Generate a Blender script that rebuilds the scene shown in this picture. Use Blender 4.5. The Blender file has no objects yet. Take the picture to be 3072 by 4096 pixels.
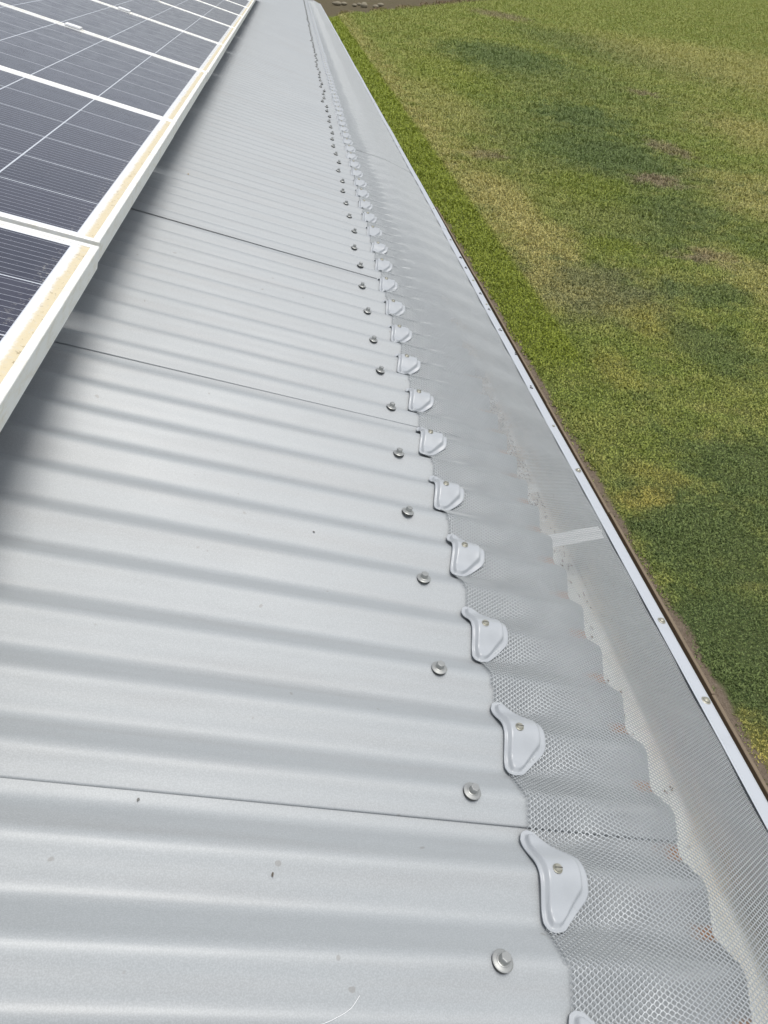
import bpy, bmesh, math, random
import numpy as np
from mathutils import Matrix, Vector
R = math.radians
random.seed(7); rng = np.random.default_rng(11)
sc = bpy.context.scene
col = sc.collection
PITCH = R(15)                       # roof slope
ROOF = Matrix.Rotation(PITCH, 4, 'Y')   # roof frame (u down slope, v along eave, w up) -> world
GZ = -2.75                          # ground level

# ---------------------------------------------------------------- camera
cam_d = bpy.data.cameras.new("camera"); cam = bpy.data.objects.new("camera", cam_d); col.objects.link(cam)
Rc = Matrix(((0.947947, -0.094441, 0.304101), (0.193253, -0.588395, -0.78514), (0.253081, 0.803039, -0.539517)))
cm = (Rc.transposed() @ Matrix(((1, 0, 0), (0, -1, 0), (0, 0, -1)))).to_4x4()
cm.translation = Vector((-0.37666, -0.33631, 0.56898))
cam.matrix_world = ROOF @ cm
cam_d.sensor_fit = 'VERTICAL'; cam_d.sensor_height = 24.0; cam_d.lens = 24.0 * 3020.47 / 4096
cam_d.clip_start = 0.02; cam_d.clip_end = 2000
sc.camera = cam

# ---------------------------------------------------------------- light
SUN_EL, SUN_AZ = R(79), R(118)     # azimuth measured from +Y (along the eave) towards +X
sd = Vector((math.sin(SUN_AZ) * math.cos(SUN_EL), math.cos(SUN_AZ) * math.cos(SUN_EL), math.sin(SUN_EL)))
w = bpy.data.worlds.new("World"); sc.world = w; w.use_nodes = True
nt = w.node_tree; nt.nodes.clear()
sky = nt.nodes.new('ShaderNodeTexSky'); sky.sky_type = 'NISHITA'; sky.sun_disc = False
sky.sun_elevation = SUN_EL; sky.sun_rotation = SUN_AZ; sky.air_density = 1.0; sky.dust_density = 3.0; sky.ozone_density = 1.0
hs = nt.nodes.new('ShaderNodeHueSaturation'); hs.inputs['Saturation'].default_value = 0.30
bg = nt.nodes.new('ShaderNodeBackground'); bg.inputs['Strength'].default_value = 0.15
wo = nt.nodes.new('ShaderNodeOutputWorld')
nt.links.new(sky.outputs[0], hs.inputs['Color']); nt.links.new(hs.outputs[0], bg.inputs[0]); nt.links.new(bg.outputs[0], wo.inputs[0])
sun_d = bpy.data.lights.new("sun", 'SUN'); sun_d.energy = 1.95; sun_d.angle = R(26); sun_d.color = (1.0, 0.965, 0.91)
sun = bpy.data.objects.new("sun", sun_d); col.objects.link(sun)
sun.rotation_euler = (-sd).to_track_quat('-Z', 'Y').to_euler(); sun.location = (0, 0, 20)
sc.view_settings.view_transform = 'Standard'; sc.view_settings.look = 'None'
sc.view_settings.gamma = 1.0; sc.view_settings.exposure = 0.02

# ---------------------------------------------------------------- helpers
def link(o, parent=None):
    col.objects.link(o)
    if parent is not None: o.parent = parent
    return o
def tag(o, label=None, cat=None, group=None, kind=None):
    if label: o['label'] = label
    if cat: o['category'] = cat
    if group: o['group'] = group
    if kind: o['kind'] = kind
    return o
def empty(name, mw):
    o = bpy.data.objects.new(name, None); o.empty_display_size = 0.05; col.objects.link(o); o.matrix_world = mw
    return o
def pymesh(name, V, F, mat=None, smooth=False, parent=None, mw=None, mats=None, mi=None):
    V = np.asarray(V, np.float32)
    me = bpy.data.meshes.new(name)
    if isinstance(F, np.ndarray):
        n = F.shape[1]; me.vertices.add(len(V)); me.vertices.foreach_set('co', V.ravel())
        me.loops.add(F.size); me.loops.foreach_set('vertex_index', F.astype(np.int32).ravel())
        me.polygons.add(len(F)); me.polygons.foreach_set('loop_start', np.arange(0, F.size, n, dtype=np.int32))
        me.update(calc_edges=True)
    else:
        me.from_pydata(V.tolist(), [], F); me.update()
    if mat: me.materials.append(mat)
    if mats:
        for m in mats: me.materials.append(m)
        me.polygons.foreach_set('material_index', mi)
    if smooth: me.polygons.foreach_set('use_smooth', [True] * len(me.polygons))
    o = bpy.data.objects.new(name, me); link(o, parent)
    if mw is not None: o.matrix_world = mw
    return o
class MB:
    def __init__(s): s.v = []; s.f = []; s.m = []
    def add(s, V, F, m=0):
        b = len(s.v); s.v += [tuple(p) for p in V]; s.f += [[b + i for i in f] for f in F]; s.m += [m] * len(F)
    def box(s, a, b, m=0):
        x0, y0, z0 = a; x1, y1, z1 = b
        s.add([(x0,y0,z0),(x1,y0,z0),(x1,y1,z0),(x0,y1,z0),(x0,y0,z1),(x1,y0,z1),(x1,y1,z1),(x0,y1,z1)],
              [(3,2,1,0),(4,5,6,7),(0,1,5,4),(1,2,6,5),(2,3,7,6),(3,0,4,7)], m)
    def lathe(s, prof, n=24, c=(0,0,0), m=0, rot=0, cap=True):
        V = []
        for r, z in prof:
            for k in range(n):
                a = rot + 2*math.pi*k/n; V.append((c[0]+r*math.cos(a), c[1]+r*math.sin(a), c[2]+z))
        F = []
        for j in range(len(prof)-1):
            for k in range(n):
                k2 = (k+1) % n; F.append((j*n+k, j*n+k2, (j+1)*n+k2, (j+1)*n+k))
        if cap: F.append([(len(prof)-1)*n+k for k in range(n)])
        s.add(V, F, m)
    def build(s, name, mat, parent=None, mw=None, smooth=False, mats=None):
        return pymesh(name, s.v, s.f, mat if not mats else None, smooth, parent, mw, mats, s.m if mats else None)
def bevel(o, wd, seg=2):
    m = o.modifiers.new('bevel', 'BEVEL'); m.width = wd; m.segments = seg; m.limit_method = 'ANGLE'; return o
def extrude_profile(prof, y0, y1, closed=False, ny=1):
    n = len(prof); V = []; F = []
    for j in range(ny+1):
        y = y0 + (y1-y0)*j/ny
        V += [(p[0], y, p[1]) for p in prof]
    for j in range(ny):
        for i in range(n if closed else n-1):
            i2 = (i+1) % n; F.append((j*n+i, j*n+i2, (j+1)*n+i2, (j+1)*n+i))
    if closed:
        F.append(list(range(n))[::-1]); F.append([ny*n+i for i in range(n)])
    return V, F

# ---------------------------------------------------------------- materials
def newmat(name):
    m = bpy.data.materials.new(name); m.use_nodes = True
    return m, m.node_tree, m.node_tree.nodes['Principled BSDF']
def N(t, typ, **kw):
    n = t.nodes.new(typ)
    for k, v in kw.items(): setattr(n, k, v)
    return n
def noise(t, scale, detail=3, rough=0.55, vec=None, dist=0.0):
    n = N(t, 'ShaderNodeTexNoise'); n.inputs['Scale'].default_value = scale; n.inputs['Detail'].default_value = detail
    n.inputs['Roughness'].default_value = rough; n.inputs['Distortion'].default_value = dist
    if vec is not None: t.links.new(vec, n.inputs['Vector'])
    return n.outputs['Fac']
def ramp(t, f, stops):
    r = N(t, 'ShaderNodeValToRGB'); e = r.color_ramp.elements
    while len(e) < len(stops): e.new(0.5)
    for i, (p, c) in enumerate(stops):
        e[i].position = p; e[i].color = (c[0], c[1], c[2], 1) if not isinstance(c, (int, float)) else (c, c, c, 1)
    t.links.new(f, r.inputs[0]); return r.outputs['Color']
def mix(t, fac, a, b, mode='MIX'):
    m = N(t, 'ShaderNodeMix', data_type='RGBA', blend_type=mode); m.clamp_factor = True
    for sock, v in ((m.inputs[0], fac), (m.inputs[6], a), (m.inputs[7], b)):
        if isinstance(v, (int, float)): sock.default_value = v
        elif isinstance(v, tuple): sock.default_value = (*v, 1)
        else: t.links.new(v, sock)
    return m.outputs[2]
def M2(t, op, a, b=0.0, c=None, clamp=False):
    m = N(t, 'ShaderNodeMath', operation=op); m.use_clamp = clamp
    for i, v in enumerate((a, b) if c is None else (a, b, c)):
        if isinstance(v, (int, float)): m.inputs[i].default_value = v
        else: t.links.new(v, m.inputs[i])
    return m.outputs[0]
def mrange(t, v, a, b, c=0.0, d=1.0, smooth=True):
    m = N(t, 'ShaderNodeMapRange'); m.interpolation_type = 'SMOOTHSTEP' if smooth else 'LINEAR'
    t.links.new(v, m.inputs[0])
    for i, x in enumerate((a, b, c, d)): m.inputs[i+1].default_value = x
    return m.outputs[0]
def objco(t):
    tc = N(t, 'ShaderNodeTexCoord'); return tc.outputs['Object']
def sepxyz(t, v):
    s = N(t, 'ShaderNodeSeparateXYZ'); t.links.new(v, s.inputs[0]); return s.outputs
def scaled(t, v, s):
    m = N(t, 'ShaderNodeMapping'); t.links.new(v, m.inputs[0]); m.inputs['Scale'].default_value = s; return m.outputs[0]
def bump(t, b, h, strength, dist=0.001):
    n = N(t, 'ShaderNodeBump'); n.inputs['Strength'].default_value = strength; n.inputs['Distance'].default_value = dist
    t.links.new(h, n.inputs['Height']); t.links.new(n.outputs[0], b.inputs['Normal'])

# painted corrugated steel
mat_roof, t, b = newmat('painted_steel')
oc = objco(t); x, y, z = sepxyz(t, oc)
fine = noise(t, 900, 2, 0.6, oc); big = noise(t, 2.2, 4, 0.6, oc); streak = noise(t, 6, 4, 0.6, scaled(t, oc, (0.35, 6, 1)))
c = mix(t, big, (0.302, 0.327, 0.342), (0.342, 0.364, 0.376))
c = mix(t, mrange(t, streak, 0.42, 0.72, 0, 0.5), c, (0.295, 0.302, 0.305))
c = mix(t, mrange(t, fine, 0.35, 0.7, 0, 0.30), c, (0.54, 0.57, 0.59))
spk = noise(t, 70, 1, 0.5, oc)
c = mix(t, mrange(t, spk, 0.77, 0.80, 0, 0.5), c, (0.20, 0.19, 0.17))
spk2 = noise(t, 28, 1, 0.5, scaled(t, oc, (1, 1.4, 1)))
c = mix(t, mrange(t, spk2, 0.83, 0.86, 0, 0.15), c, (0.25, 0.22, 0.17))
# orange dirt left in the valleys at the sheet ends
valley = mrange(t, z, -0.0135, -0.0165)
endm = mrange(t, M2(t, 'ADD', x, M2(t, 'MULTIPLY', noise(t, 60, 3, 0.6, oc), 0.05)), 0.155, 0.182)
dirt = M2(t, 'MULTIPLY', valley, endm)
c = mix(t, M2(t, 'MULTIPLY', dirt, 0.85), c, (0.42, 0.20, 0.08))
t.links.new(c, b.inputs['Base Color'])
t.links.new(mrange(t, big, 0.3, 0.7, 0.44, 0.54), b.inputs['Roughness'])
b.inputs['Specular IOR Level'].default_value = 0.85
bump(t, b, noise(t, 5, 3, 0.5, scaled(t, oc, (1, 3, 1))), 0.35, 0.004)

# clip / trim paint
def painted(name, colr, rough=0.35, spec=0.5):
    m, t, b = newmat(name); oc = objco(t)
    f = noise(t, 1200, 2, 0.6, oc); g = noise(t, 30, 4, 0.6, oc)
    c = mix(t, mrange(t, f, 0.3, 0.7, 0, 0.5), colr, tuple(min(1, k*1.1) for k in colr))
    c = mix(t, mrange(t, g, 0.5, 0.75, 0, 0.3), c, tuple(k*0.82 for k in colr))
    t.links.new(c, b.inputs['Base Color']); b.inputs['Roughness'].default_value = rough
    b.inputs['Specular IOR Level'].default_value = spec
    bump(t, b, g, 0.15, 0.001)
    return m
mat_clip = painted('saddle_paint', (0.40, 0.425, 0.45), 0.28)
mat_trim = painted('trim_paint', (0.46, 0.49, 0.53), 0.4)
mat_fascia = painted('fascia_paint', (0.50, 0.51, 0.50), 0.5)
# galvanised screw
mat_screw, t, b = newmat('zinc_screw'); oc = objco(t)
t.links.new(mix(t, noise(t, 900, 3, 0.6, oc), (0.34, 0.35, 0.34), (0.46, 0.47, 0.46)), b.inputs['Base Color'])
b.inputs['Metallic'].default_value = 0.6; b.inputs['Roughness'].default_value = 0.38
mat_brass, t, b = newmat('dull_plated_screw'); oc = objco(t)
t.links.new(mix(t, noise(t, 1100, 3, 0.6, oc), (0.30, 0.29, 0.23), (0.50, 0.49, 0.42)), b.inputs['Base Color'])
b.inputs['Metallic'].default_value = 0.6; b.inputs['Roughness'].default_value = 0.38
mat_rubber, t, b = newmat('sealing_rubber'); b.inputs['Base Color'].default_value = (0.07, 0.072, 0.07, 1); b.inputs['Roughness'].default_value = 0.7
mat_slot, t, b = newmat('slot_dark'); b.inputs['Base Color'].default_value = (0.05, 0.05, 0.05, 1); b.inputs['Roughness'].default_value = 0.8
# aluminium mesh
mat_mesh, t, b = newmat('aluminium_mesh'); oc = objco(t)
t.links.new(mix(t, noise(t, 40, 3, 0.6, oc), (0.36, 0.385, 0.40), (0.44, 0.465, 0.48)), b.inputs['Base Color'])
b.inputs['Metallic'].default_value = 0.25; b.inputs['Roughness'].default_value = 0.38
# gutter inside
mat_gut, t, b = newmat('gutter_paint'); oc = objco(t); x, y, z = sepxyz(t, oc)
st = noise(t, 14, 5, 0.65, scaled(t, oc, (5, 1, 5)))
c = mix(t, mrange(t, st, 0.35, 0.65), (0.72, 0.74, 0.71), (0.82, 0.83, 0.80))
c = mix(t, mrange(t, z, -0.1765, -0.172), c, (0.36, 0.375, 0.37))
n2 = noise(t, 9, 5, 0.7, scaled(t, oc, (2, 1, 2)))
edge = M2(t, 'MULTIPLY', mrange(t, x, 0.215, 0.245), mrange(t, x, 0.272, 0.255))
c = mix(t, M2(t, 'MULTIPLY', edge, mrange(t, n2, 0.4, 0.65, 0.1, 0.6)), c, (0.55, 0.43, 0.28))
sp = noise(t, 90, 4, 0.7, scaled(t, oc, (1.5, 0.8, 1)))
cl = noise(t, 5, 2, 0.5, oc)
c = mix(t, M2(t, 'MULTIPLY', mrange(t, sp, 0.60, 0.70), mrange(t, cl, 0.48, 0.6, 0, 0.8)), c, (0.22, 0.16, 0.10))
mid = M2(t, 'MULTIPLY', mrange(t, x, 0.17, 0.20), mrange(t, x, 0.262, 0.235))
far = M2(t, 'MULTIPLY', mrange(t, y, 0.6, 0.95), mrange(t, y, 2.4, 1.7))
c = mix(t, M2(t, 'MULTIPLY', M2(t, 'MULTIPLY', mid, far), mrange(t, noise(t, 24, 4, 0.7, oc), 0.40, 0.56, 0, 0.9)), c, (0.38, 0.25, 0.13))
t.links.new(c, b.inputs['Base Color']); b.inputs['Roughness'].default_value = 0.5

# solar glass: cells, busbars, border, dirt band (object space: x down slope from cell edge, y along eave)
CP = 0.1657; PW = 1.038; PL = 1.70; FL = 0.011; PGAP = 0.018
mat_glass, t, b = newmat('solar_cells'); oc = objco(t); x, y, z = sepxyz(t, oc)
# x = 0 at low edge of the panel, decreasing up the slope ; y = 0 at near edge
MX = 0.036; MY = (PW - 6*CP) / 2
ux = M2(t, 'MULTIPLY', M2(t, 'ADD', x, MX), -1.0)          # distance up from cell edge
vy = M2(t, 'SUBTRACT', y, MY)
def per(v, p):                                             # distance to nearest multiple of p
    m = M2(t, 'PINGPONG', v, p/2); return m
gx = per(ux, CP); gy = per(vy, CP)
gap = M2(t, 'MAXIMUM', M2(t, 'LESS_THAN', gx, 0.0014), M2(t, 'LESS_THAN', gy, 0.0013))
bus = M2(t, 'LESS_THAN', per(M2(t, 'ADD', vy, CP/20), CP/10), 0.00045)
inside = M2(t, 'MULTIPLY', M2(t, 'GREATER_THAN', ux, 0.0), M2(t, 'MULTIPLY', M2(t, 'GREATER_THAN', vy, 0.0), M2(t, 'LESS_THAN', vy, 6*CP)))
cellid = N(t, 'ShaderNodeTexWhiteNoise', noise_dimensions='2D')
cc = N(t, 'ShaderNodeCombineXYZ'); t.links.new(M2(t, 'FLOOR', M2(t, 'DIVIDE', ux, CP)), cc.inputs[0]); t.links.new(M2(t, 'FLOOR', M2(t, 'DIVIDE', vy, CP)), cc.inputs[1])
t.links.new(cc.outputs[0], cellid.inputs['Vector'])
cell = mix(t, cellid.outputs['Value'], (0.012, 0.014, 0.035), (0.020, 0.021, 0.045))
fg = M2(t, 'LESS_THAN', per(ux, 0.0016), 0.00012)
cell = mix(t, M2(t, 'MULTIPLY', fg, 0.12), cell, (0.35, 0.37, 0.42))
cell = mix(t, M2(t, 'MULTIPLY', bus, 0.75), cell, (0.50, 0.53, 0.60))
cell = mix(t, gap, cell, (0.62, 0.66, 0.72))
dn = noise(t, 180, 4, 0.65, oc); dn2 = noise(t, 18, 4, 0.6, oc)
cell = mix(t, mrange(t, dn2, 0.35, 0.8, 0.0, 0.045), cell, (0.34, 0.34, 0.36))        # dust film
cell = mix(t, mrange(t, noise(t, 260, 1, 0.5, oc), 0.76, 0.79, 0, 0.4), cell, (0.5, 0.5, 0.48))
c = mix(t, inside, (0.88, 0.89, 0.90), cell)
dd = M2(t, 'ADD', x, M2(t, 'MULTIPLY', M2(t, 'SUBTRACT', dn, 0.5), 0.010))
dd = M2(t, 'ADD', dd, M2(t, 'MULTIPLY', M2(t, 'SUBTRACT', dn2, 0.5), 0.010))
band = mrange(t, dd, -0.029, -0.020)
c = mix(t, M2(t, 'MULTIPLY', band, 0.85), c, mix(t, dn, (0.52, 0.42, 0.22), (0.72, 0.62, 0.38)))
c = mix(t, M2(t, 'MULTIPLY', band, mrange(t, noise(t, 130, 3, 0.7, oc), 0.60, 0.68, 0, 0.7)), c, (0.22, 0.16, 0.08))
spx = M2(t, 'MULTIPLY', mrange(t, dd, -0.062, -0.030), mrange(t, dn, 0.56, 0.66, 0, 0.5))
c = mix(t, spx, c, (0.55, 0.53, 0.48))
t.links.new(c, b.inputs['Base Color'])
b.inputs['Roughness'].default_value = 0.22; b.inputs['Specular IOR Level'].default_value = 0.6
b.inputs['Coat Weight'].default_value = 0.2; b.inputs['Coat Roughness'].default_value = 0.10
t.links.new(M2(t, 'ADD', M2(t, 'MULTIPLY', band, 0.5), mrange(t, dn2, 0.3, 0.7, 0.15, 0.26)), b.inputs['Roughness'])
# anodised frame with ochre grime
mat_frame, t, b = newmat('anodised_frame'); oc = objco(t); x, y, z = sepxyz(t, oc)
g = noise(t, 25, 5, 0.7, scaled(t, oc, (1, 1, 3)))
c = mix(t, mrange(t, g, 0.42, 0.75, 0, 0.55), (0.92, 0.93, 0.91), (0.70, 0.64, 0.48))
t.links.new(c, b.inputs['Base Color']); b.inputs['Roughness'].default_value = 0.42; b.inputs['Metallic'].default_value = 0.15
mat_clamp = painted('clamp_metal', (0.88, 0.89, 0.90), 0.4)
mat_wall, t, b = newmat('pale_brick'); oc = objco(t)
br = N(t, 'ShaderNodeTexBrick'); cxyz = sepxyz(t, oc); cb = N(t, 'ShaderNodeCombineXYZ'); t.links.new(cxyz[1], cb.inputs[0]); t.links.new(cxyz[2], cb.inputs[1])
t.links.new(cb.outputs[0], br.inputs['Vector']); br.inputs['Scale'].default_value = 1.0; br.inputs['Brick Width'].default_value = 0.24; br.inputs['Row Height'].default_value = 0.086
br.inputs['Mortar Size'].default_value = 0.006; br.inputs['Color1'].default_value = (0.36, 0.25, 0.18, 1); br.inputs['Color2'].default_value = (0.28, 0.19, 0.14, 1); br.inputs['Mortar'].default_value = (0.4, 0.38, 0.34, 1)
t.links.new(br.outputs['Color'], b.inputs['Base Color']); b.inputs['Roughness'].default_value = 0.85

# ---- lawn colour by world position
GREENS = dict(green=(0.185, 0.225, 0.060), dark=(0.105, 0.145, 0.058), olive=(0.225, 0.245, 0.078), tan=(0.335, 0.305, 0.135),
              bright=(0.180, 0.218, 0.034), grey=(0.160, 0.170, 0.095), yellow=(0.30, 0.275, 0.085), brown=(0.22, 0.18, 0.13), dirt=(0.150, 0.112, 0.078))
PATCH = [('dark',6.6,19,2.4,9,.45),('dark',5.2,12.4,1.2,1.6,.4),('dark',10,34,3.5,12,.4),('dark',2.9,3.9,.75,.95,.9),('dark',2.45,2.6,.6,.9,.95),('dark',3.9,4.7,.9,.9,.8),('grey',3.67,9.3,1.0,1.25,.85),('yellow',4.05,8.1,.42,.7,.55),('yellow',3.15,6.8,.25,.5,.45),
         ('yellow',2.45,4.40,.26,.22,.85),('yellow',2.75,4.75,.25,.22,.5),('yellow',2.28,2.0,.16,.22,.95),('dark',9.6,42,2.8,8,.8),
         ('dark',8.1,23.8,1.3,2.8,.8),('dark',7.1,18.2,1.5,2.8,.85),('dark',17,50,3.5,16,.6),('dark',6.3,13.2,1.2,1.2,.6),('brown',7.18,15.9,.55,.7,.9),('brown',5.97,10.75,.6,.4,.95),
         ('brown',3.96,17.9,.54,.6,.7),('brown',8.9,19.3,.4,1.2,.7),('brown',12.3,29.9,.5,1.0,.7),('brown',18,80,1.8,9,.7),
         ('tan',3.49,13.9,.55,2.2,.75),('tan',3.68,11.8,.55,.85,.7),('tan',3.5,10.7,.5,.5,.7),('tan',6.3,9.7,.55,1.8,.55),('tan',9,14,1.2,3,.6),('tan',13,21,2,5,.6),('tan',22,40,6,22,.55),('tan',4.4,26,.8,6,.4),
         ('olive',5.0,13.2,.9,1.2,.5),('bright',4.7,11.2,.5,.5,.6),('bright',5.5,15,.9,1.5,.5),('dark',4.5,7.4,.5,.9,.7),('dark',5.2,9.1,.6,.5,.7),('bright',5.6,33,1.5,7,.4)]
def lawn_color(t):
    ge = N(t, 'ShaderNodeNewGeometry'); P = ge.outputs['Position']
    na = N(t, 'ShaderNodeTexNoise'); na.inputs['Scale'].default_value = 1.6; na.inputs['Detail'].default_value = 5; t.links.new(P, na.inputs['Vector'])
    wob = N(t, 'ShaderNodeVectorMath', operation='MULTIPLY_ADD'); t.links.new(na.outputs['Color'], wob.inputs[0]); wob.inputs[1].default_value = (0.5, 0.7, 0); 
    off = N(t, 'ShaderNodeVectorMath', operation='SUBTRACT'); t.links.new(P, off.inputs[0]); off.inputs[1].default_value = (0.25, 0.35, 0); t.links.new(off.outputs[0], wob.inputs[2])
    Pw = wob.outputs[0]; xs = sepxyz(t, Pw); xr = sepxyz(t, P)
    n1 = noise(t, 0.55, 5, 0.65, P); n2 = noise(t, 3.5, 4, 0.6, P); n3 = noise(t, 38, 3, 0.7, P)
    n2b = noise(t, 1.5, 5, 0.65, scaled(t, P, (1.2, 1.2, 1)), 0.6)
    c = mix(t, mrange(t, n1, 0.35, 0.62), GREENS['green'], GREENS['olive'])
    c = mix(t, mrange(t, n2, 0.50, 0.75, 0, 0.32), c, GREENS['tan'])
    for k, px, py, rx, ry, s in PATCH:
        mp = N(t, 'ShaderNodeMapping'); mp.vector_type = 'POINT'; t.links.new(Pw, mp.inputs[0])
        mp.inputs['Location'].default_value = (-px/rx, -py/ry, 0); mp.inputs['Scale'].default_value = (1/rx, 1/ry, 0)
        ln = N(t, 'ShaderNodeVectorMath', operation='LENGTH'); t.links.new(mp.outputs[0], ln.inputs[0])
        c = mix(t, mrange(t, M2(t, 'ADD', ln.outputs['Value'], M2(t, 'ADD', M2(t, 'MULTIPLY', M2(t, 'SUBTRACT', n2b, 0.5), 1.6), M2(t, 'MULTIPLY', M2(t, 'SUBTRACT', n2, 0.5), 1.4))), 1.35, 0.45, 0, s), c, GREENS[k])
    c = mix(t, M2(t, 'MULTIPLY', M2(t, 'MULTIPLY', mrange(t, xr[0], 2.7, 2.8), mrange(t, xr[0], 4.2, 3.2)), M2(t, 'MULTIPLY', mrange(t, xr[1], 7.6, 9.5), mrange(t, n2b, 0.35, 0.6, 0.15, 0.75))), c, GREENS['tan'])
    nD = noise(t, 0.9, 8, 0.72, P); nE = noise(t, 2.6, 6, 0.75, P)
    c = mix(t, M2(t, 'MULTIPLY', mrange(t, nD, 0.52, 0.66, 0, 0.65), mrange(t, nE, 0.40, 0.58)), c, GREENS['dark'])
    # brighter mown strip beside the house, beyond 6 m
    sw = M2(t, 'ADD', xr[0], M2(t, 'MULTIPLY', M2(t, 'SUBTRACT', n2, 0.5), 0.10))
    sm = M2(t, 'MULTIPLY', mrange(t, sw, 2.92, 2.78), mrange(t, xr[1], 6.2, 7.4))
    c = mix(t, M2(t, 'MULTIPLY', sm, 0.9), c, GREENS['bright'])
    # far bare ground
    yy = M2(t, 'SUBTRACT', xr[1], M2(t, 'MULTIPLY', xr[0], 2.2)); yy = M2(t, 'ADD', yy, M2(t, 'MULTIPLY', n1, 8))
    c = mix(t, mrange(t, yy, 64, 69), c, mix(t, mrange(t, n1, 0.45, 0.8, 0, 0.6), GREENS['dirt'], (0.13, 0.13, 0.05)))
    return c, n2, n3, xr
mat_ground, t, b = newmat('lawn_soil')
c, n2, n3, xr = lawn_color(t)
nn = noise(t, 120, 3, 0.7, N(t, 'ShaderNodeNewGeometry').outputs['Position'])
c = mix(t, mrange(t, n3, 0.3, 0.7, 0.2, 0.9), c, mix(t, 0.7, c, (0.03, 0.04, 0.012)))  # mottled darkening in the colour, standing in for shade beneath the blades
c = mix(t, mrange(t, nn, 0.5, 0.7, 0, 0.35), c, (0.30, 0.28, 0.12))
# bare strip by the wall
bw = M2(t, 'ADD', xr[0], M2(t, 'MULTIPLY', M2(t, 'SUBTRACT', n2, 0.5), 0.14))
bare = M2(t, 'MULTIPLY', mrange(t, bw, 2.27, 2.22), mrange(t, xr[1], 16, 9))
soil = mix(t, n3, (0.12, 0.09, 0.065), (0.27, 0.22, 0.17))
soil = mix(t, mrange(t, nn, 0.62, 0.7, 0, 0.8), soil, (0.42, 0.37, 0.31))
c = mix(t, bare, c, soil)
t.links.new(c, b.inputs['Base Color']); b.inputs['Roughness'].default_value = 0.95; b.inputs['Specular IOR Level'].default_value = 0.15
bump(t, b, M2(t, 'ADD', n3, M2(t, 'MULTIPLY', nn, 0.5)), 0.9, 0.03)
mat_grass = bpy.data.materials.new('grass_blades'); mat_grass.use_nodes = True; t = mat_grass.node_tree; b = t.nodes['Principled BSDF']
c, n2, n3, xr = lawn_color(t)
hi = noise(t, 55, 3, 0.6, N(t, 'ShaderNodeNewGeometry').outputs['Position'])
c = mix(t, mrange(t, hi, 0.40, 0.60), mix(t, 1.0, c, (0.54, 0.62, 0.52), 'MULTIPLY'), mix(t, 1.0, c, (2.4, 2.3, 2.1), 'MULTIPLY'))
t.links.new(c, b.inputs['Base Color']); b.inputs['Roughness'].default_value = 0.6; b.inputs['Specular IOR Level'].default_value = 0.25
tr = N(t, 'ShaderNodeBsdfTranslucent'); t.links.new(c, tr.inputs[0]); ms = N(t, 'ShaderNodeMixShader'); ms.inputs[0].default_value = 0.3
t.links.new(b.outputs[0], ms.inputs[1]); t.links.new(tr.outputs[0], ms.inputs[2]); t.links.new(ms.outputs[0], t.nodes['Material Output'].inputs[0])

# ---------------------------------------------------------------- ground
xs = np.concatenate([np.linspace(-400, -2, 6), np.linspace(1.9, 12, 90), np.linspace(12.5, 400, 30)])
ys = np.concatenate([np.linspace(-60, 0.4, 6), np.linspace(0.6, 20, 150), np.linspace(20.5, 900, 50)])
X, Y = np.meshgrid(xs, ys); Z = GZ + 0.006*np.sin(X*7+Y*2.1)*np.sin(Y*5) + 0.01*np.sin(X*1.3+1)*np.sin(Y*0.9)
V = np.c_[X.ravel(), Y.ravel(), Z.ravel()]; nx = len(xs); ny = len(ys)
I = (np.arange(ny-1)[:, None]*nx + np.arange(nx-1)[None]).ravel(); F = np.c_[I, I+1, I+nx+1, I+nx]
g = pymesh('ground', V, F, mat_ground, smooth=True); tag(g, kind='structure')

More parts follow.
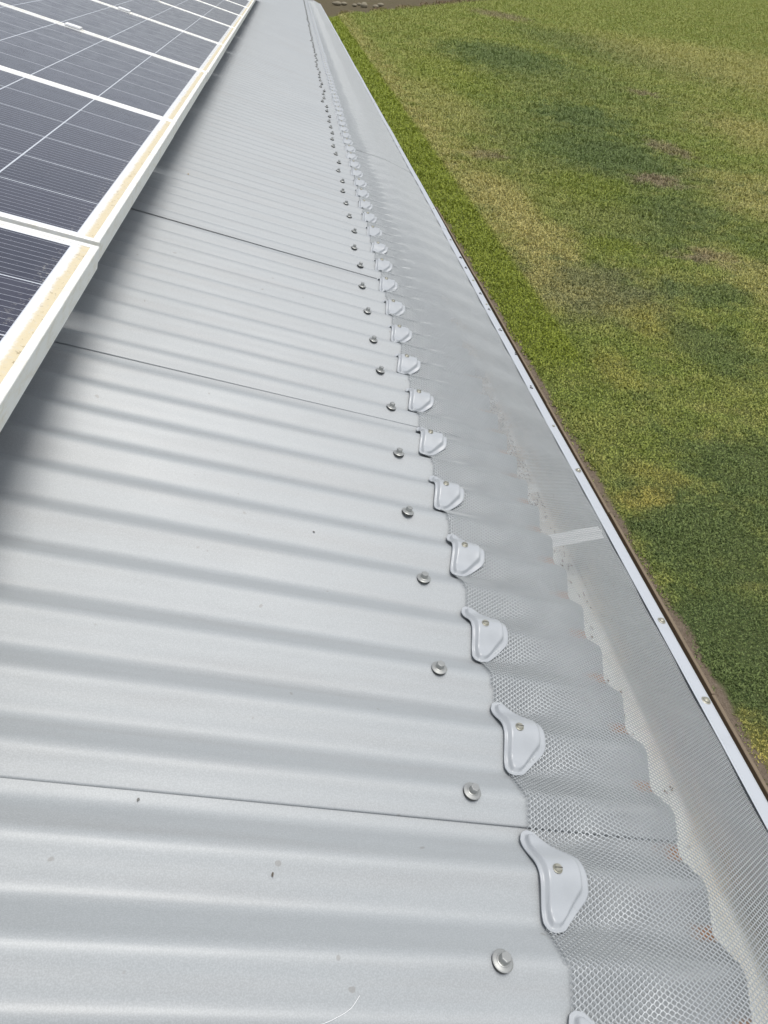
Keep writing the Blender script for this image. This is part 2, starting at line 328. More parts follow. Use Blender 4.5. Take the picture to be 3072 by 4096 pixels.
def blades(name, label, n, nb, ymax):
    # clump size grows and density falls with distance
    yg = np.linspace(1.5, ymax, 4000); sz = 0.031*np.maximum(yg/4.0, 0.8)**0.82
    wid = 0.7 + 0.56*yg; cdf = np.cumsum(wid/sz**2); cdf /= cdf[-1]
    y = np.interp(rng.random(n), cdf, yg); x = 2.12 + rng.random(n)*(0.7 + 0.56*y)
    edge = 2.232 + 0.03*np.sin(y*3.1) + 0.02*np.sin(y*11) + np.clip((12-y)/4, -1, 0)*0.3
    k = ((x > edge + rng.normal(0, .02, n)) | (rng.random(n) < 0.02)) & (y - 2.5*x < 61 + 3*np.sin(x*2)); x = x[k]; y = y[k]
    size = 0.031*np.maximum(y/4.0, 0.8)**0.82; m = len(x); k = nb
    size = np.repeat(size, k)
    bx = np.repeat(x, k) + rng.normal(0, 0.45, m*k)*size; by = np.repeat(y, k) + rng.normal(0, 0.45, m*k)*size
    cl = np.sin(bx*4.1+1.3*np.sin(by*2.3))*np.sin(by*3.3+1.7*np.sin(bx*1.9)) + 0.6*np.sin(bx*11+by*4)*np.sin(by*9-bx*3)
    L = size*(1.0 + 0.28*cl)*rng.uniform(0.5, 1.2, m*k); az = rng.uniform(0, 2*np.pi, m*k); tilt = rng.uniform(0.35, 1.25, m*k)
    wd = size*rng.uniform(0.09, 0.16, m*k)
    dx = np.cos(az); dy = np.sin(az)
    z0 = GZ + 0.006*np.sin(bx*7+by*2.1)*np.sin(by*5) + 0.01*np.sin(bx*1.3+1)*np.sin(by*0.9) - 0.002
    A = np.c_[bx - dy*wd, by + dx*wd, z0]; B = np.c_[bx + dy*wd, by - dx*wd, z0]
    mx = np.c_[bx + dx*L*np.sin(tilt)*.45, by + dy*L*np.sin(tilt)*.45, z0 + L*np.cos(tilt)*.62 + L*0.06]
    T = np.c_[bx + dx*L*np.sin(tilt), by + dy*L*np.sin(tilt), z0 + L*np.cos(tilt)*.8]
    A2 = mx + np.c_[-dy*wd*.8, dx*wd*.8, 0*wd]; B2 = mx + np.c_[dy*wd*.8, -dx*wd*.8, 0*wd]
    V = np.stack([A, B, B2, A2, T], 1).reshape(-1, 3); i = np.arange(m*k)[:, None]*5
    F3 = np.concatenate([i+np.array([[0,1,2]]), i+np.array([[0,2,3]]), i+np.array([[3,2,4]])])
    o = pymesh(name, V, F3, mat_grass); tag(o, label, 'grass', kind='stuff'); return o
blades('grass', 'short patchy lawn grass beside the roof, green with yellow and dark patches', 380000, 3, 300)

mat_timber, t, b = newmat('weathered_timber'); oc = objco(t)
t.links.new(mix(t, noise(t, 25, 4, 0.7, scaled(t, oc, (6, 0.5, 6))), (0.13, 0.105, 0.07), (0.27, 0.21, 0.15)), b.inputs['Base Color']); b.inputs['Roughness'].default_value = 0.9
m = MB()
for k in range(7):
    y0 = 0.6 + k*1.8; m.box((2.128 + 0.004*math.sin(k*2.1), y0, GZ-0.03), (2.150 + 0.004*math.sin(k*2.1), y0+1.795, GZ+0.045))
o = m.build('garden_edging', mat_timber); bevel(o, 0.004); tag(o, 'dark weathered timber edging along the bare soil below the gutter', 'garden edging')

# ---------------------------------------------------------------- house
PIT = 0.0762; DEP = 0.017; V0, V1 = -1.6, 18.3; U0, U1 = -4.2, 0.160
def corr(v): return -DEP/2 + DEP/2*(np.cos(2*np.pi*v/PIT) + 0.075*np.cos(6*np.pi*v/PIT))/1.075
house = empty('house', Matrix.Translation((-2.2, 8.3, GZ)))
tag(house, 'house with a pale grey corrugated steel roof running away along the lawn', 'house')
HI = house.matrix_world.inverted()
def reparent(o):
    mw = o.matrix_world.copy(); o.parent = house; o.matrix_parent_inverse = HI; o.matrix_world = mw; return o
k = -2
e_prev = V0
while e_prev < V1 - 1e-6:
    e1 = min(0.050 + 0.762*k, V1)
    if e1 <= V0 + 0.05: k += 1; continue
    a = e_prev; last = e1 >= V1 - 1e-6; e2 = e1 if last else e1 + 0.05
    vv = np.concatenate([np.linspace(a, a+0.02, 12), np.linspace(a+0.0225, e2, int((e2-a)/PIT*24))]); nv = len(vv)
    uu = np.concatenate([np.linspace(U0, -0.8, 12), np.linspace(-0.7, U1, 22)])
    UU, VV = np.meshgrid(uu, vv)
    ph = rng.uniform(0, 6, 4)
    WW = corr(VV + 0.0009*np.sin(UU*2.3+ph[0]+VV*1.5)) + 0.0004*np.sin(UU*3.1+VV*9+ph[1])
    WW = WW - 0.0016*np.clip((VV - (e1 - 0.008))/0.012, 0, 1)*(0 if last else 1)
    WW = WW + (0.0006 + 0.0003*np.sin(UU*2+ph[2]))*np.clip(1 - (VV - a)/0.022, 0, 1)**1.5*(0 if a == V0 else 1)
    Vs = np.c_[UU.ravel(), VV.ravel(), WW.ravel()]; n = len(uu)
    I = (np.arange(nv-1)[:, None]*n + np.arange(n-1)[None]).ravel(); F = np.c_[I, I+1, I+n+1, I+n]
    o = pymesh('roof_sheet', Vs, F, mat_roof, smooth=True, mw=ROOF.copy()); reparent(o)
    s = o.modifiers.new('thick', 'SOLIDIFY'); s.thickness = 0.0006; s.offset = -1
    e_prev = e1; k += 1
# ridge capping, far barge trim
def rw(u, v, wv): return ROOF @ Vector((u, v, wv))
m = MB(); m.add(*extrude_profile([(U0-0.14, -0.03), (U0-0.13, 0.004), (U0, 0.03), (U0+0.14, 0.004), (U0+0.15, -0.012), (U0+0.14, -0.002), (U0, 0.024), (U0-0.13, -0.002)], V0, V1, True)); reparent(m.build('ridge_cap', mat_trim, mw=ROOF.copy()))
m = MB(); m.box((U0, V1+0.001, -0.16), (0.13, V1+0.03, 0.012)); m.box((U0, V1-0.03, 0.0125), (0.135, V1+0.03, 0.0145)); reparent(m.build('barge_capping', mat_fascia, mw=ROOF.copy()))
# fascia, soffit, wall (world aligned)
m = MB(); m.box((0.066, V0, -0.23), (0.092, V1, -0.055)); reparent(m.build('fascia', mat_fascia))
m = MB(); m.box((-0.50, V0, -0.235), (0.066, V1, -0.226)); reparent(m.build('soffit', mat_fascia))
m = MB(); m.box((-4.0, V0+0.3, GZ-0.2), (-0.48, V1-0.3, -0.236)); reparent(m.build('wall', mat_wall))

# gutter: quad profile (world aligned), inner face is seen
GEND = 18.75
LX, LZ = 0.2954, -0.0945     # lip outer edge
ix, iz = 0.2745, -0.0892
prof_in = [(0.098, -0.062), (0.098, -0.155), (0.103, -0.172), (0.115, -0.178), (0.150, -0.180), (0.215, -0.180), (0.240, -0.177), (0.2535, -0.168), (0.262, -0.150), (0.268, -0.125), (0.272, -0.105), (0.2725, -0.0925), (0.276, -0.0905), (0.290, -0.094)]
prof_out = [(0.2935, -0.0965), (0.2935, -0.112), (0.283, -0.118), (0.276, -0.150), (0.262, -0.178), (0.240, -0.186), (0.100, -0.188), (0.0935, -0.180), (0.0935, -0.062)]
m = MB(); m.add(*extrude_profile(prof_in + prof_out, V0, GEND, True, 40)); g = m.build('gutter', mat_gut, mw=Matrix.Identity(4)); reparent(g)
m = MB(); m.add(*extrude_profile([(0.094, -0.062), (0.094, -0.187), (0.262, -0.187), (0.292, -0.1), (0.28, -0.095), (0.15, -0.095)], GEND+0.0005, GEND+0.003, True)); o = m.build('gutter_end', mat_trim, mw=Matrix.Identity(4)); o.parent = g
for by in [0.615 - 0.975*2, 0.615 - 0.975] + [0.615 + 0.975*i for i in range(18)]:
    m = MB()
    # pressed strap from the lip down and back, with a ridge
    P0 = Vector((0.2715, by, -0.096)); P1 = Vector((0.108, by-0.012, -0.118))
    for (a, bb, dz) in ((-0.016, -0.006, 0), (-0.006, -0.003, None), (-0.003, 0.003, 0.004), (0.003, 0.006, None), (0.006, 0.016, 0)):
        za = 0 if dz is None and a < 0 else (0.004 if dz is None else dz); zb = 0.004 if dz is None and a < 0 else (0 if dz is None else dz)
        m.add([(P0.x, P0.y+a, P0.z+za), (P0.x, P0.y+bb, P0.z+zb), (P1.x, P1.y+bb, P1.z+zb), (P1.x, P1.y+a, P1.z+za)], [(0, 1, 2, 3)])
    o = m.build('gutter_bracket', mat_clamp, mw=Matrix.Identity(4)); s = o.modifiers.new('t', 'SOLIDIFY'); s.thickness = 0.0012
    o.parent = g

# ---------------------------------------------------------------- gutter guard mesh
guard = empty('gutter_guard', Matrix.Translation(rw(0.2, 8.5, -0.01)))
tag(guard, 'fine silver expanded metal gutter guard stretched from the roof edge to the gutter lip', 'gutter guard')
GI = guard.matrix_world.inverted()
def gpar(o):
    o.parent = guard; o.matrix_parent_inverse = GI; return o
def sstep(a, b2, x):
    q = np.clip((x-a)/(b2-a), 0, 1); return q*q*(3-2*q)
ULIP = 0.2995
def mesh_w(u, v):
    q = sstep(0.029, 0.100, u + 0.006*np.sin(v*9.0))
    base = (1-q)*corr(v) + q*(-0.0005 + 0.0012*np.sin(v*2*np.pi/0.1524))
    # dips a little between the clips, pinched up under each clip
    clipk = np.cos(np.pi*v/PIT)**2
    base = base - 0.0015*q*(1-sstep(0.05, 0.14, u))*(1-clipk)
    lip = sstep(0.15, 0.30, u)**1.0*0.5 + 0.5*np.clip((u-0.15)/0.15, 0, 1)
    sag = 0.0016*(np.sin(v*2.7+0.5) + 0.6*np.sin(v*7.1+1.2))*np.sin(np.pi*np.clip((u-0.1)/0.19, 0, 1))
    return np.maximum(base + 0.0044 - 0.0192*lip + sag, np.where(u < 0.164, corr(v) + 0.0020, -1))
def ustart(v): return -0.0105 + 0.0035*np.sin(2*np.pi*v/0.1524+0.8) + 0.002*np.sin(v*13)
def guard_strip(va, vb, LW, SW, wall, hexr, tilt, deep):
    nu = int((ULIP+0.018)/(LW/2)); nv = int((vb-va)/SW)
    jj, ii = np.meshgrid(np.arange(nu), np.arange(nv)); jj = jj.ravel(); ii = ii.ravel()
    cu = -0.018 + jj*LW/2; cv = va + (ii + 0.5*(jj % 2))*SW
    keep = (cu > ustart(cv)) & (cu < ULIP - LW/2) & (cv + SW/2 <= vb + SW)
    cu = cu[keep]; cv = cv[keep]; n = len(cu)
    # cell = hexagon long in u ; outer (shared lattice) and inner (hole) rings
    a = LW/2; hx = hexr*a
    ox = np.array([a*1.0, a*(1-hexr)*1.0, -a*(1-hexr), -a, -a*(1-hexr), a*(1-hexr)]); oy = np.array([0, SW/2, SW/2, 0, -SW/2, -SW/2])
    # lattice spacing in u is LW/2 so hexagons interlock when (a + a(1-hexr)) = LW/2
    sc_ = (LW/2)/(a + a*(1-hexr)); ox = ox*sc_
    inx = ox*(1 - wall/SW*1.35); iny = oy*(1 - wall/(SW/2))
    Vx = np.concatenate([cu[:, None] + ox[None], cu[:, None] + inx[None]], 1); Vy = np.concatenate([cv[:, None] + oy[None], cv[:, None] + iny[None]], 1)
    W = mesh_w(Vx.ravel(), Vy.ravel()).reshape(n, 12)
    W[:, 6:] += tilt*np.sign(iny)[None]*1.0
    P = np.stack([Vx, Vy, W], 2); low = P[:, 6:].copy(); low[:, :, 2] -= (deep*(0.80 + 0.42*sstep(0.7, 2.8, Vy[:, 6:])))
    V = np.concatenate([P, low], 1).reshape(-1, 3)
    base = np.arange(n)[:, None, None]*18
    q = np.array([[i, (i+1) % 6, 6+(i+1) % 6, 6+i] for i in range(6)] + [[6+i, 6+(i+1) % 6, 12+(i+1) % 6, 12+i] for i in range(6)])[None]
    F = (base + q).reshape(-1, 4)
    return V, F
parts = [(-1.6, 3.2, 0.0070, 0.0044, 0.00055, 0.75, 0.0002, 0.00125), (3.2, 8.0, 0.0070, 0.0044, 0.00055, 0.75, 0.0002, 0.00125), (8.0, GEND, 0.0140, 0.0088, 0.00112, 0.75, 0.0004, 0.0022)]
Vs = []; Fs = []; off = 0
for p in parts:
    V, F = guard_strip(*p); Vs.append(V); Fs.append(F+off); off += len(V)
o = pymesh('mesh', np.concatenate(Vs), np.concatenate(Fs), mat_mesh, mw=ROOF.copy()); gpar(o)
# edge trim on the lip, in lengths
def trim(va, vb, dw=0.0, du=0.0):
    m = MB()
    pr = [(0.2865+du, -0.0128), (0.2885+du, -0.0118), (0.3055+du, -0.0122), (0.3090+du, -0.0136), (0.3105+du, -0.0175), (0.3110+du, -0.030), (0.3100+du, -0.030), (0.3095+du, -0.0180), (0.3080+du, -0.0146), (0.3050+du, -0.0132), (0.2885+du, -0.0130)]
    pr = [(p[0], p[1]+dw) for p in pr]
    ny = max(2, int((vb-va)/0.12)); V, F = extrude_profile(pr, va, vb, True, ny)
    V = [(x+0.0006*math.sin(y*3.1)+0.0004*math.sin(y*11), y, z+0.0004*math.sin(y*5)) for x, y, z in V]
    m.add(V, F); o = m.build('edge_trim', mat_trim, mw=ROOF.copy()); gpar(o); return o
trims = [trim(-1.6, 0.372, 0.0008, -0.001), trim(0.365, 2.35), trim(2.34, 4.36, 0.0007, 0.0007), trim(4.35, 8.4), trim(8.39, 12.6, 0.0006), trim(12.59, GEND)]
def dome(nm, u, v, r, mat, parent, slot=True, wv=-0.0116):
    m = MB(); m.lathe([(r*1.25, 0), (r*1.25, r*0.18), (r*0.95, r*0.30), (r*0.95, r*0.36), (r*0.86, r*0.62), (r*0.6, r*0.85), (r*0.2, r*0.95)], 20)
    o = m.build(nm, mat, smooth=False, mw=ROOF @ Matrix.Translation((u, v, wv))); gpar(o); return o
for v, r in ((0.253, .0050), (0.397, .0046), (0.79, .0042), (0.955, .0022), (1.62, .0028), (1.81, .003), (2.21, .003), (2.60, .003), (3.76, .0034), (5.2, .003), (6.4, .003), (7.9, .003)):
    dome('trim_screw', 0.2985, v, r, mat_brass, trims[0])
for v, u, l in ((1.12, .296, .004), (1.30, .305, .003), (1.44, .298, .006), (1.58, .2985, .005), (1.70, .299, .005), (1.92, .298, .005), (2.02, .300, .006)):
    m = MB(); m.box((u-l, v-0.0012, -0.0120), (u+l*0.6, v+0.0022, -0.0106)); m.box((u-l*.2, v+0.009, -0.0120), (u+l*0.5, v+0.0125, -0.0108)); gpar(m.build('rivet_mark', mat_slot, mw=ROOF.copy()))

# ---------------------------------------------------------------- saddle clips
outl = [(-0.018, -0.038), (-0.0155, -0.0445), (-0.0105, -0.0468), (-0.0035, -0.0462), (0.0015, -0.0435), (0.016, -0.0302), (0.0262, -0.0212), (0.0288, -0.0165), (0.0290, 0.0155), (0.0262, 0.0205), (0.015, 0.0302), (0.003, 0.0405), (-0.0035, 0.0462), (-0.0105, 0.0468), (-0.0155, 0.0445), (-0.018, 0.038)]
def sdf(px, py):
    d = np.full(px.shape, 1e9); ins = np.zeros(px.shape, bool); n = len(outl)
    for i in range(n):
        ax, ay = outl[i]; bx, by = outl[(i+1) % n]
        ex, ey = bx-ax, by-ay; tt = np.clip(((px-ax)*ex+(py-ay)*ey)/(ex*ex+ey*ey), 0, 1)
        d = np.minimum(d, np.hypot(px-ax-tt*ex, py-ay-tt*ey))
        c = ((ay > py) != (by > py)) & (px < (bx-ax)*(py-ay)/(by-ay+1e-12)+ax); ins ^= c
    return np.where(ins, d, -d)
def make_clip():
    nv, nu = 64, 34
    vs = np.linspace(-0.0467, 0.0467, nv)
    lo, hi = [], []
    for v in vs:
        xs = []
        for i in range(len(outl)):
            ax, ay = outl[i]; bx, by = outl[(i+1) % len(outl)]
            if (ay-v)*(by-v) <= 0 and ay != by: xs.append(ax+(bx-ax)*(v-ay)/(by-ay))
        lo.append(min(xs)); hi.append(max(xs))
    lo = np.array(lo); hi = np.array(hi); s = np.linspace(0, 1, nu)
    U = lo[:, None] + (hi-lo)[:, None]*s[None]; Vv = np.repeat(vs[:, None], nu, 1)
    d = sdf(U, Vv)
    q = np.clip((d-0.0038-0.0028*sstep(0.0, 0.02, U))/(0.0024), 0, 1); em = q*q*(3-2*q)
    # left side flange narrower, ends keep a small pressed dimple
    wv = -0.0085*0.93 + 0.0085*0.93*np.cos(2*np.pi*Vv/PIT)
    bumpd = 0.0012*np.exp(-(((np.abs(Vv)-0.036)/0.004)**2 + ((U+0.009)/0.005)**2))
    W = wv + 0.0044 + 0.0052*em + bumpd + 0.0010*sstep(0.012, 0.028, U)*(np.abs(Vv) < 0.05)
    V = np.c_[U.ravel(), Vv.ravel(), W.ravel()]
    I = (np.arange(nv-1)[:, None]*nu + np.arange(nu-1)[None]).ravel(); F = np.c_[I, I+1, I+nu+1, I+nu]
    return V, F
def matp(o, p):                        # child keeps local coordinates
    o.parent = p; return o
V, F = make_clip()
clip0 = empty('saddle_clip', ROOF.copy())
cp = pymesh('plate', V, F, mat_clip, smooth=True); s = cp.modifiers.new('t', 'SOLIDIFY'); s.thickness = 0.0011; s.offset = -1; matp(cp, clip0)
m = MB(); zc = 0.0094
m.lathe([(0.0046, 0), (0.0046, 0.0007), (0.0040, 0.0011), (0.0039, 0.0022), (0.0032, 0.0029), (0.0030, 0.0031)], 20, (-0.0022, -0.001, zc))
cs = m.build('screw', mat_brass); matp(cs, clip0)
m = MB(); m.box((-0.0058, -0.0016, zc+0.0029), (0.0014, -0.0008, zc+0.00325)); sl = m.build('slot', mat_slot); matp(sl, cs)
ORD = ['first', 'second', 'third', 'fourth', 'fifth', 'sixth', 'seventh', 'eighth', 'ninth', 'tenth', 'eleventh', 'twelfth', 'thirteenth', 'fourteenth', 'fifteenth', 'sixteenth', 'seventeenth', 'eighteenth', 'nineteenth', 'twentieth', 'twenty-first', 'twenty-second', 'twenty-third', 'twenty-fourth', 'twenty-fifth', 'twenty-sixth', 'twenty-seventh', 'twenty-eighth', 'twenty-ninth', 'thirtieth']
def copy_tree(o, parent=None):
    c = o.copy(); col.objects.link(c); c.parent = parent
    for ch in list(o.children): copy_tree(ch, c)
    return c
nclip = 0
for k in range(-1, 120):
    v = k*0.1524
    if v > V1 - 0.05: break
    o = clip0 if k == -1 else copy_tree(clip0)
    du = -0.0015 + rng.normal(0, 0.0018); dv = rng.normal(0, 0.0014); rz = rng.normal(0, 0.045)
    if k == -1: du = dv = rz = 0
    o.matrix_world = ROOF @ Matrix.Translation((du, v+dv, 0)) @ Matrix.Rotation(rz, 4, 'Z')
    if k == -1: lab = 'pale grey saddle clip cut off by the bottom edge of the photo'
    elif k == 0: lab = 'largest fully visible pale grey saddle clip, lowest whole one on the roof edge'
    elif k < 30: lab = 'pale grey saddle clip on the roof edge, %s whole one counting up from the bottom' % ORD[k]
    else: lab = 'tiny far saddle clip in the crowded run towards the top of the roof edge'
    tag(o, lab, 'clip', 'saddle clips holding the mesh to the roof edge')

# ---------------------------------------------------------------- roof screws
scr0 = empty('roof_screw', ROOF.copy())
m = MB(); m.lathe([(0.0084, -0.001), (0.0088, 0.0008), (0.0086, 0.0020), (0.0078, 0.0023)], 28); matp(m.build('sealing_ring', mat_rubber), scr0)
m = MB(); m.lathe([(0.0088, 0.0021), (0.0091, 0.0025), (0.0084, 0.0030), (0.0058, 0.0036), (0.0055, 0.0040), (0.0050, 0.0042)], 32); wsh = m.build('washer', mat_screw); matp(wsh, scr0)
m = MB(); m.lathe([(0.0047, 0.0040), (0.0048, 0.0092), (0.0043, 0.0100)], 6, rot=0.35); m.lathe([(0.0034, 0.01001), (0.0031, 0.0096)], 16, m=0)
hd = m.build('hex_head', mat_screw); bevel(hd, 0.0003, 2); matp(hd, scr0)
Su = [-71, -66, -74, -70, -72, -68, -64, -70, -70, -71, -72, -66, -72]; Sv = [-77, 74, 227, 379, 525, 682, 838, 984, 1133, 1288, 1444, 1598, 1747]
for k in range(0, 121):
    v = (k-0.5)*0.1524; u = -0.070 + rng.normal(0, 0.0045)
    if k < 13: u = Su[k]/1000; v = Sv[k]/1000
    if v > V1 - 0.1: break
    o = scr0 if k == 0 else copy_tree(scr0)
    cw = float(corr(v))
    o.matrix_world = ROOF @ Matrix.Translation((u, v, cw - 0.0002)) @ Matrix.Rotation(rng.normal(0, 0.05), 4, 'X') @ Matrix.Rotation(rng.normal(0, 0.05), 4, 'Y') @ Matrix.Rotation(rng.uniform(0, 6.28) if k else 0.0, 4, 'Z')
    if k == 0: lab = 'hex head roofing screw nearest the bottom of the photo'
    elif k < 30: lab = 'hex head roofing screw on a roof ridge, %s counting up from the bottom' % ORD[k]
    else: lab = 'tiny far roofing screw in the crowded dotted row towards the top'
    tag(o, lab, 'screw', 'hex head screws along the roof ridges')

# ---------------------------------------------------------------- solar panels
HT = 0.133; FH = 0.035
def pglass():
    z = -0.0022
    return [(-FL, FL, z), (-FL, PW-FL, z), (-PL+FL, PW-FL, z), (-PL+FL, FL, z)]
pan0 = empty('solar_panel', Matrix.Identity(4))
m = MB()
# frame section: hollow side wall + top flange, mitred ring (x: 0..-PL, y: 0..PW)
def ring(i0, z0, i1, z1, mb):
    a = [(-i0, i0, z0), (-i0, PW-i0, z0), (-PL+i0, PW-i0, z0), (-PL+i0, i0, z0)]
    bq = [(-i1, i1, z1), (-i1, PW-i1, z1), (-PL+i1, PW-i1, z1), (-PL+i1, i1, z1)]
    mb.add(a+bq, [(q, (q+1) % 4, 4+(q+1) % 4, 4+q) for q in range(4)])
secs = [(0.0008, 0.0), (0.0, -0.0008), (0.0, -FH), (0.030, -FH), (0.030, -FH+0.0018), (0.0018, -FH+0.0018), (0.0018, -0.0060), (FL, -0.0060), (FL, -0.0006), (FL-0.0006, 0.0), (0.0008, 0.0)]
for (i0, z0), (i1, z1) in zip(secs[:-1], secs[1:]): ring(i0, z0, i1, z1, m)
matp(m.build('frame', mat_frame), pan0)
m = MB(); m.add(pglass(), [(0, 1, 2, 3)]); m.add([(p[0], p[1], p[2]-0.004) for p in pglass()], [(3, 2, 1, 0)]); matp(m.build('glass', mat_glass), pan0)
PY0 = -0.170
AR = ROOF @ Matrix.Translation((-0.568, 0, HT)) @ Matrix.Rotation(0.0125, 4, 'Z')
LABP = ['nearest solar panel, cut off by the left edge with deep blue cells', 'second nearest solar panel, with a brown dirt band along its low edge']
NP = 11
for k in range(NP):
    o = pan0 if k == 0 else copy_tree(pan0)
    o.matrix_world = AR @ Matrix.Translation((rng.normal(0, 0.0012)+ (0.004 if k == 0 else 0), PY0 + k*(PW+PGAP), rng.normal(0, 0.0006)))
    lab = LABP[k] if k < 2 else ('white framed solar panel, %s counting up the row from the bottom' % ORD[k] if k < 8 else 'far solar panel squeezed small at the top of the row')
    tag(o, lab, 'solar panel', 'solar panels in a row on the roof')
cl0 = empty('panel_clamp', Matrix.Identity(4))
m = MB(); m.box((-0.026, -0.021, 0.0005), (0.026, 0.021, 0.0060)); m.box((-0.026, -0.006, -0.03), (0.026, 0.006, 0.0005)); q = m.build('clamp_plate', mat_clamp); bevel(q, 0.0008); matp(q, cl0)
m = MB(); m.lathe([(0.0065, 0.0060), (0.0065, 0.0077), (0.0050, 0.0083)], 18); matp(m.build('bolt', mat_clamp), cl0)
first = True
for row, uu in ((0, -0.475), (1, -1.36)):
    for k in range(1, NP):
        o = cl0 if first else copy_tree(cl0); first = False
        o.matrix_world = AR @ Matrix.Translation((uu + rng.normal(0, 0.004), PY0 + k*(PW+PGAP) - PGAP/2, 0))
        if row == 0: lab = 'small silver clamp bridging two solar panels, %s up from the bottom' % ORD[k-1] if k < 8 else 'tiny far silver clamp between solar panels near the top'
        else: lab = 'silver panel clamp on the upper rail, out towards the ridge'
        tag(o, lab, 'clamp', 'silver clamps between the solar panels')
first = None
for uu in (-0.475, -1.36):
    m = MB(); m.add(*extrude_profile([(-0.02, 0), (-0.02, 0.04), (-0.006, 0.04), (-0.006, 0.03), (0.006, 0.03), (0.006, 0.04), (0.02, 0.04), (0.02, 0)], PY0+0.02, PY0 + NP*(PW+PGAP) - 0.05, True))
    rail = m.build('mounting_rail', mat_clamp, mw=AR @ Matrix.Translation((uu, 0, -FH-0.0405)))
    tag(rail, 'aluminium rail under the solar panels, %s one' % ('lower' if uu > -1 else 'upper'), 'rail', 'rails carrying the solar panels')
    for k in range(9):
        m = MB(); yb = 0.3 + k*1.2192; m.box((-0.025, yb-0.02, -0.058), (0.012, yb+0.02, -0.053)); m.box((-0.026, yb-0.02, -0.053), (-0.0205, yb+0.02, 0.03)); o = m.build('foot', mat_clamp); matp(o, rail)

# ---------------------------------------------------------------- small debris on the roof
def debris(u, v, size, lab, colr, nm='leaf_fragment', cat='leaf fragment', seed=0):
    r = np.random.default_rng(seed); n = 9; a = np.sort(r.uniform(0, 6.28, n)); rad = size*r.uniform(0.5, 1.1, n)
    top = [(rad[i]*math.cos(a[i])*1.4, rad[i]*math.sin(a[i])*0.7, size*0.18+size*0.1*r.random()) for i in range(n)]
    V = top + [(p[0]*0.9, p[1]*0.9, 0) for p in top]
    F = [list(range(n))] + [(i, n+i, n+(i+1) % n, (i+1) % n) for i in range(n)]
    mt, tt, bb = newmat('debris'); bb.inputs['Base Color'].default_value = (*colr, 1); bb.inputs['Roughness'].default_value = 0.9
    o = pymesh(nm, V, F, mt, mw=ROOF @ Matrix.Translation((u, v, float(corr(v))+0.0008)) @ Matrix.Rotation(r.uniform(0, 6), 4, 'Z')); tag(o, lab, cat)

debris(-0.2534, -0.0163, 0.0020, 'small dark crumb of leaf on the near roof sheet, lower middle', (0.10, 0.085, 0.07), seed=1)
debris(-0.3652, 0.0434, 0.0018, 'tiny curled grey leaf bit just below the nearest sheet lap at left', (0.17, 0.17, 0.16), seed=2)
debris(-0.5450, 1.985, 0.0045, 'tan speck of dirt on the roof beside the second solar panel', (0.35, 0.27, 0.14), 'dirt_speck', 'dirt speck', seed=3)
debris(-0.2106, 0.4419, 0.0013, 'tiny dark speck on the roof near the middle of the photo', (0.08, 0.07, 0.06), 'dirt_speck', 'dirt speck', seed=4)
# thin pale thread at the bottom edge
TP = [Vector((u, v, float(corr(v))+0.0011)) for u, v in ((-0.225, -0.1195), (-0.218, -0.1185), (-0.212, -0.1165), (-0.206, -0.1142), (-0.200, -0.1115), (-0.196, -0.1096), (-0.192, -0.1072), (-0.189, -0.104), (-0.186, -0.100))]
TV = []; TF = []
for i, q in enumerate(TP):
    tt = (TP[min(i+1, len(TP)-1)] - TP[max(i-1, 0)]).normalized(); a = tt.cross(Vector((0, 0, 1))).normalized(); c2 = a.cross(tt)
    TV += [tuple(q + 0.00018*(a*math.cos(h*math.pi/3) + c2*math.sin(h*math.pi/3))) for h in range(6)]
    if i: TF += [(i*6-6+h, i*6-6+(h+1) % 6, i*6+(h+1) % 6, i*6+h) for h in range(6)]
th = pymesh('thread', TV, TF, mat_clamp, mw=ROOF.copy())
tag(th, 'thin white thread lying on the roof at the bottom edge', 'thread')
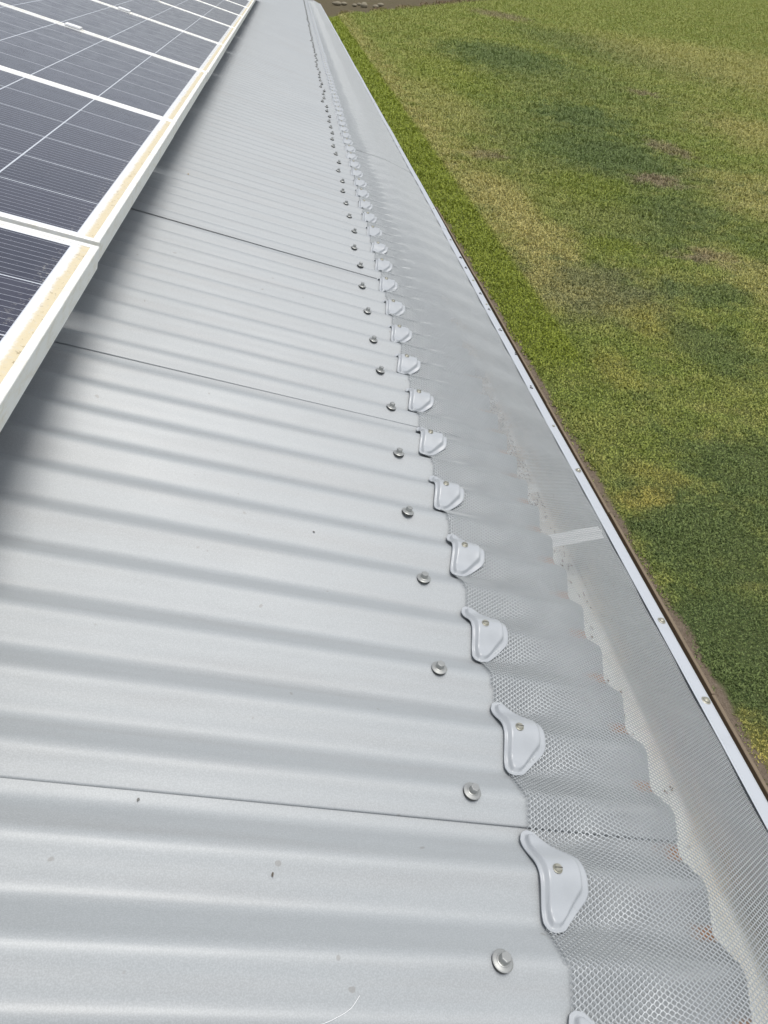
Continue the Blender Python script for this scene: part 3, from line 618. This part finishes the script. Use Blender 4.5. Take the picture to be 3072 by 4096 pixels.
# pale rocks at the bare ground beyond the lawn
for i, (x, y, s) in enumerate([(3.4+0.55*q+0.3*math.sin(q*5), 86+2.5*math.sin(q*3.3), .16+.08*math.sin(q*2.2)**2) for q in range(9)]):
    bm = bmesh.new(); bmesh.ops.create_icosphere(bm, subdivisions=3, radius=s)
    for vtx in bm.verts:
        c = vtx.co; k = 1 + 0.25*math.sin(c.x*3+i)*math.sin(c.y*4+i*2) + 0.1*math.sin(c.z*9+i); vtx.co = Vector((c.x*1.4*k, c.y*k, c.z*0.8*k))
    me = bpy.data.meshes.new('rock'); bm.to_mesh(me); bm.free(); mt, tt, bb = newmat('pale_rock')
    tt.links.new(mix(tt, noise(tt, 2, 5, 0.7, objco(tt)), (0.16, 0.14, 0.10), (0.33, 0.30, 0.22)), bb.inputs['Base Color']); bb.inputs['Roughness'].default_value = 0.95
    me.materials.append(mt); o = bpy.data.objects.new('rock', me); col.objects.link(o); o.location = (x, y, GZ+0.15)
    tag(o, 'pale rock on the bare strip just past the far end of the roof', 'rock', 'pale rocks beyond the far end of the roof')

# leaf litter in the gutter, seen through the mesh
lv = []; lf = []
for i in range(900):
    yy = rng.choice([rng.normal(1.15, 0.28), rng.uniform(0.1, 3.0)], p=[0.85, 0.15]); xx = rng.normal(0.226, 0.013) if rng.random() < 0.8 else rng.uniform(0.15, 0.24)
    sz = rng.uniform(0.0012, 0.005); a = rng.uniform(0, 6.28); b0 = len(lv)
    for q in range(5):
        r2 = sz*(1.0 if q % 2 else 0.6); lv.append((xx + r2*math.cos(a+q*1.257)*0.6, yy + r2*math.sin(a+q*1.257)*1.5, -0.1775 + rng.uniform(0, 0.0025)))
    lf.append([b0, b0+1, b0+2, b0+3, b0+4])
mt, tt, bb = newmat('leaf_litter'); tt.links.new(mix(tt, noise(tt, 60, 2, 0.6, objco(tt)), (0.10, 0.065, 0.04), (0.30, 0.20, 0.11)), bb.inputs['Base Color']); bb.inputs['Roughness'].default_value = 0.9
o = pymesh('leaf_litter', lv, lf, mt); tag(o, 'brown leaf crumbs and silt lying in the gutter under the mesh', 'leaf litter', kind='stuff')
bm = bmesh.new(); bmesh.ops.create_icosphere(bm, subdivisions=3, radius=1.0)
for v in bm.verts:
    c = v.co; k = 1 + 0.18*math.sin(c.x*4)*math.sin(c.y*5+1) + 0.08*math.sin(c.x*11+c.y*9); v.co = Vector((c.x*0.028*k, c.y*0.060*k, max(c.z, -0.2)*0.010))
me = bpy.data.meshes.new('leaf_clump'); bm.to_mesh(me); bm.free(); mt, tt, bb = newmat('grey_leaf'); tt.links.new(mix(tt, noise(tt, 120, 4, 0.7, objco(tt)), (0.09, 0.085, 0.10), (0.24, 0.23, 0.25)), bb.inputs['Base Color']); bb.inputs['Roughness'].default_value = 0.8
me.materials.append(mt); o = bpy.data.objects.new('leaf_clump', me); col.objects.link(o); o.location = (0.228, 1.42, -0.178); tag(o, 'grey clump of wet leaves in the gutter below the second faint strap', 'leaf clump')
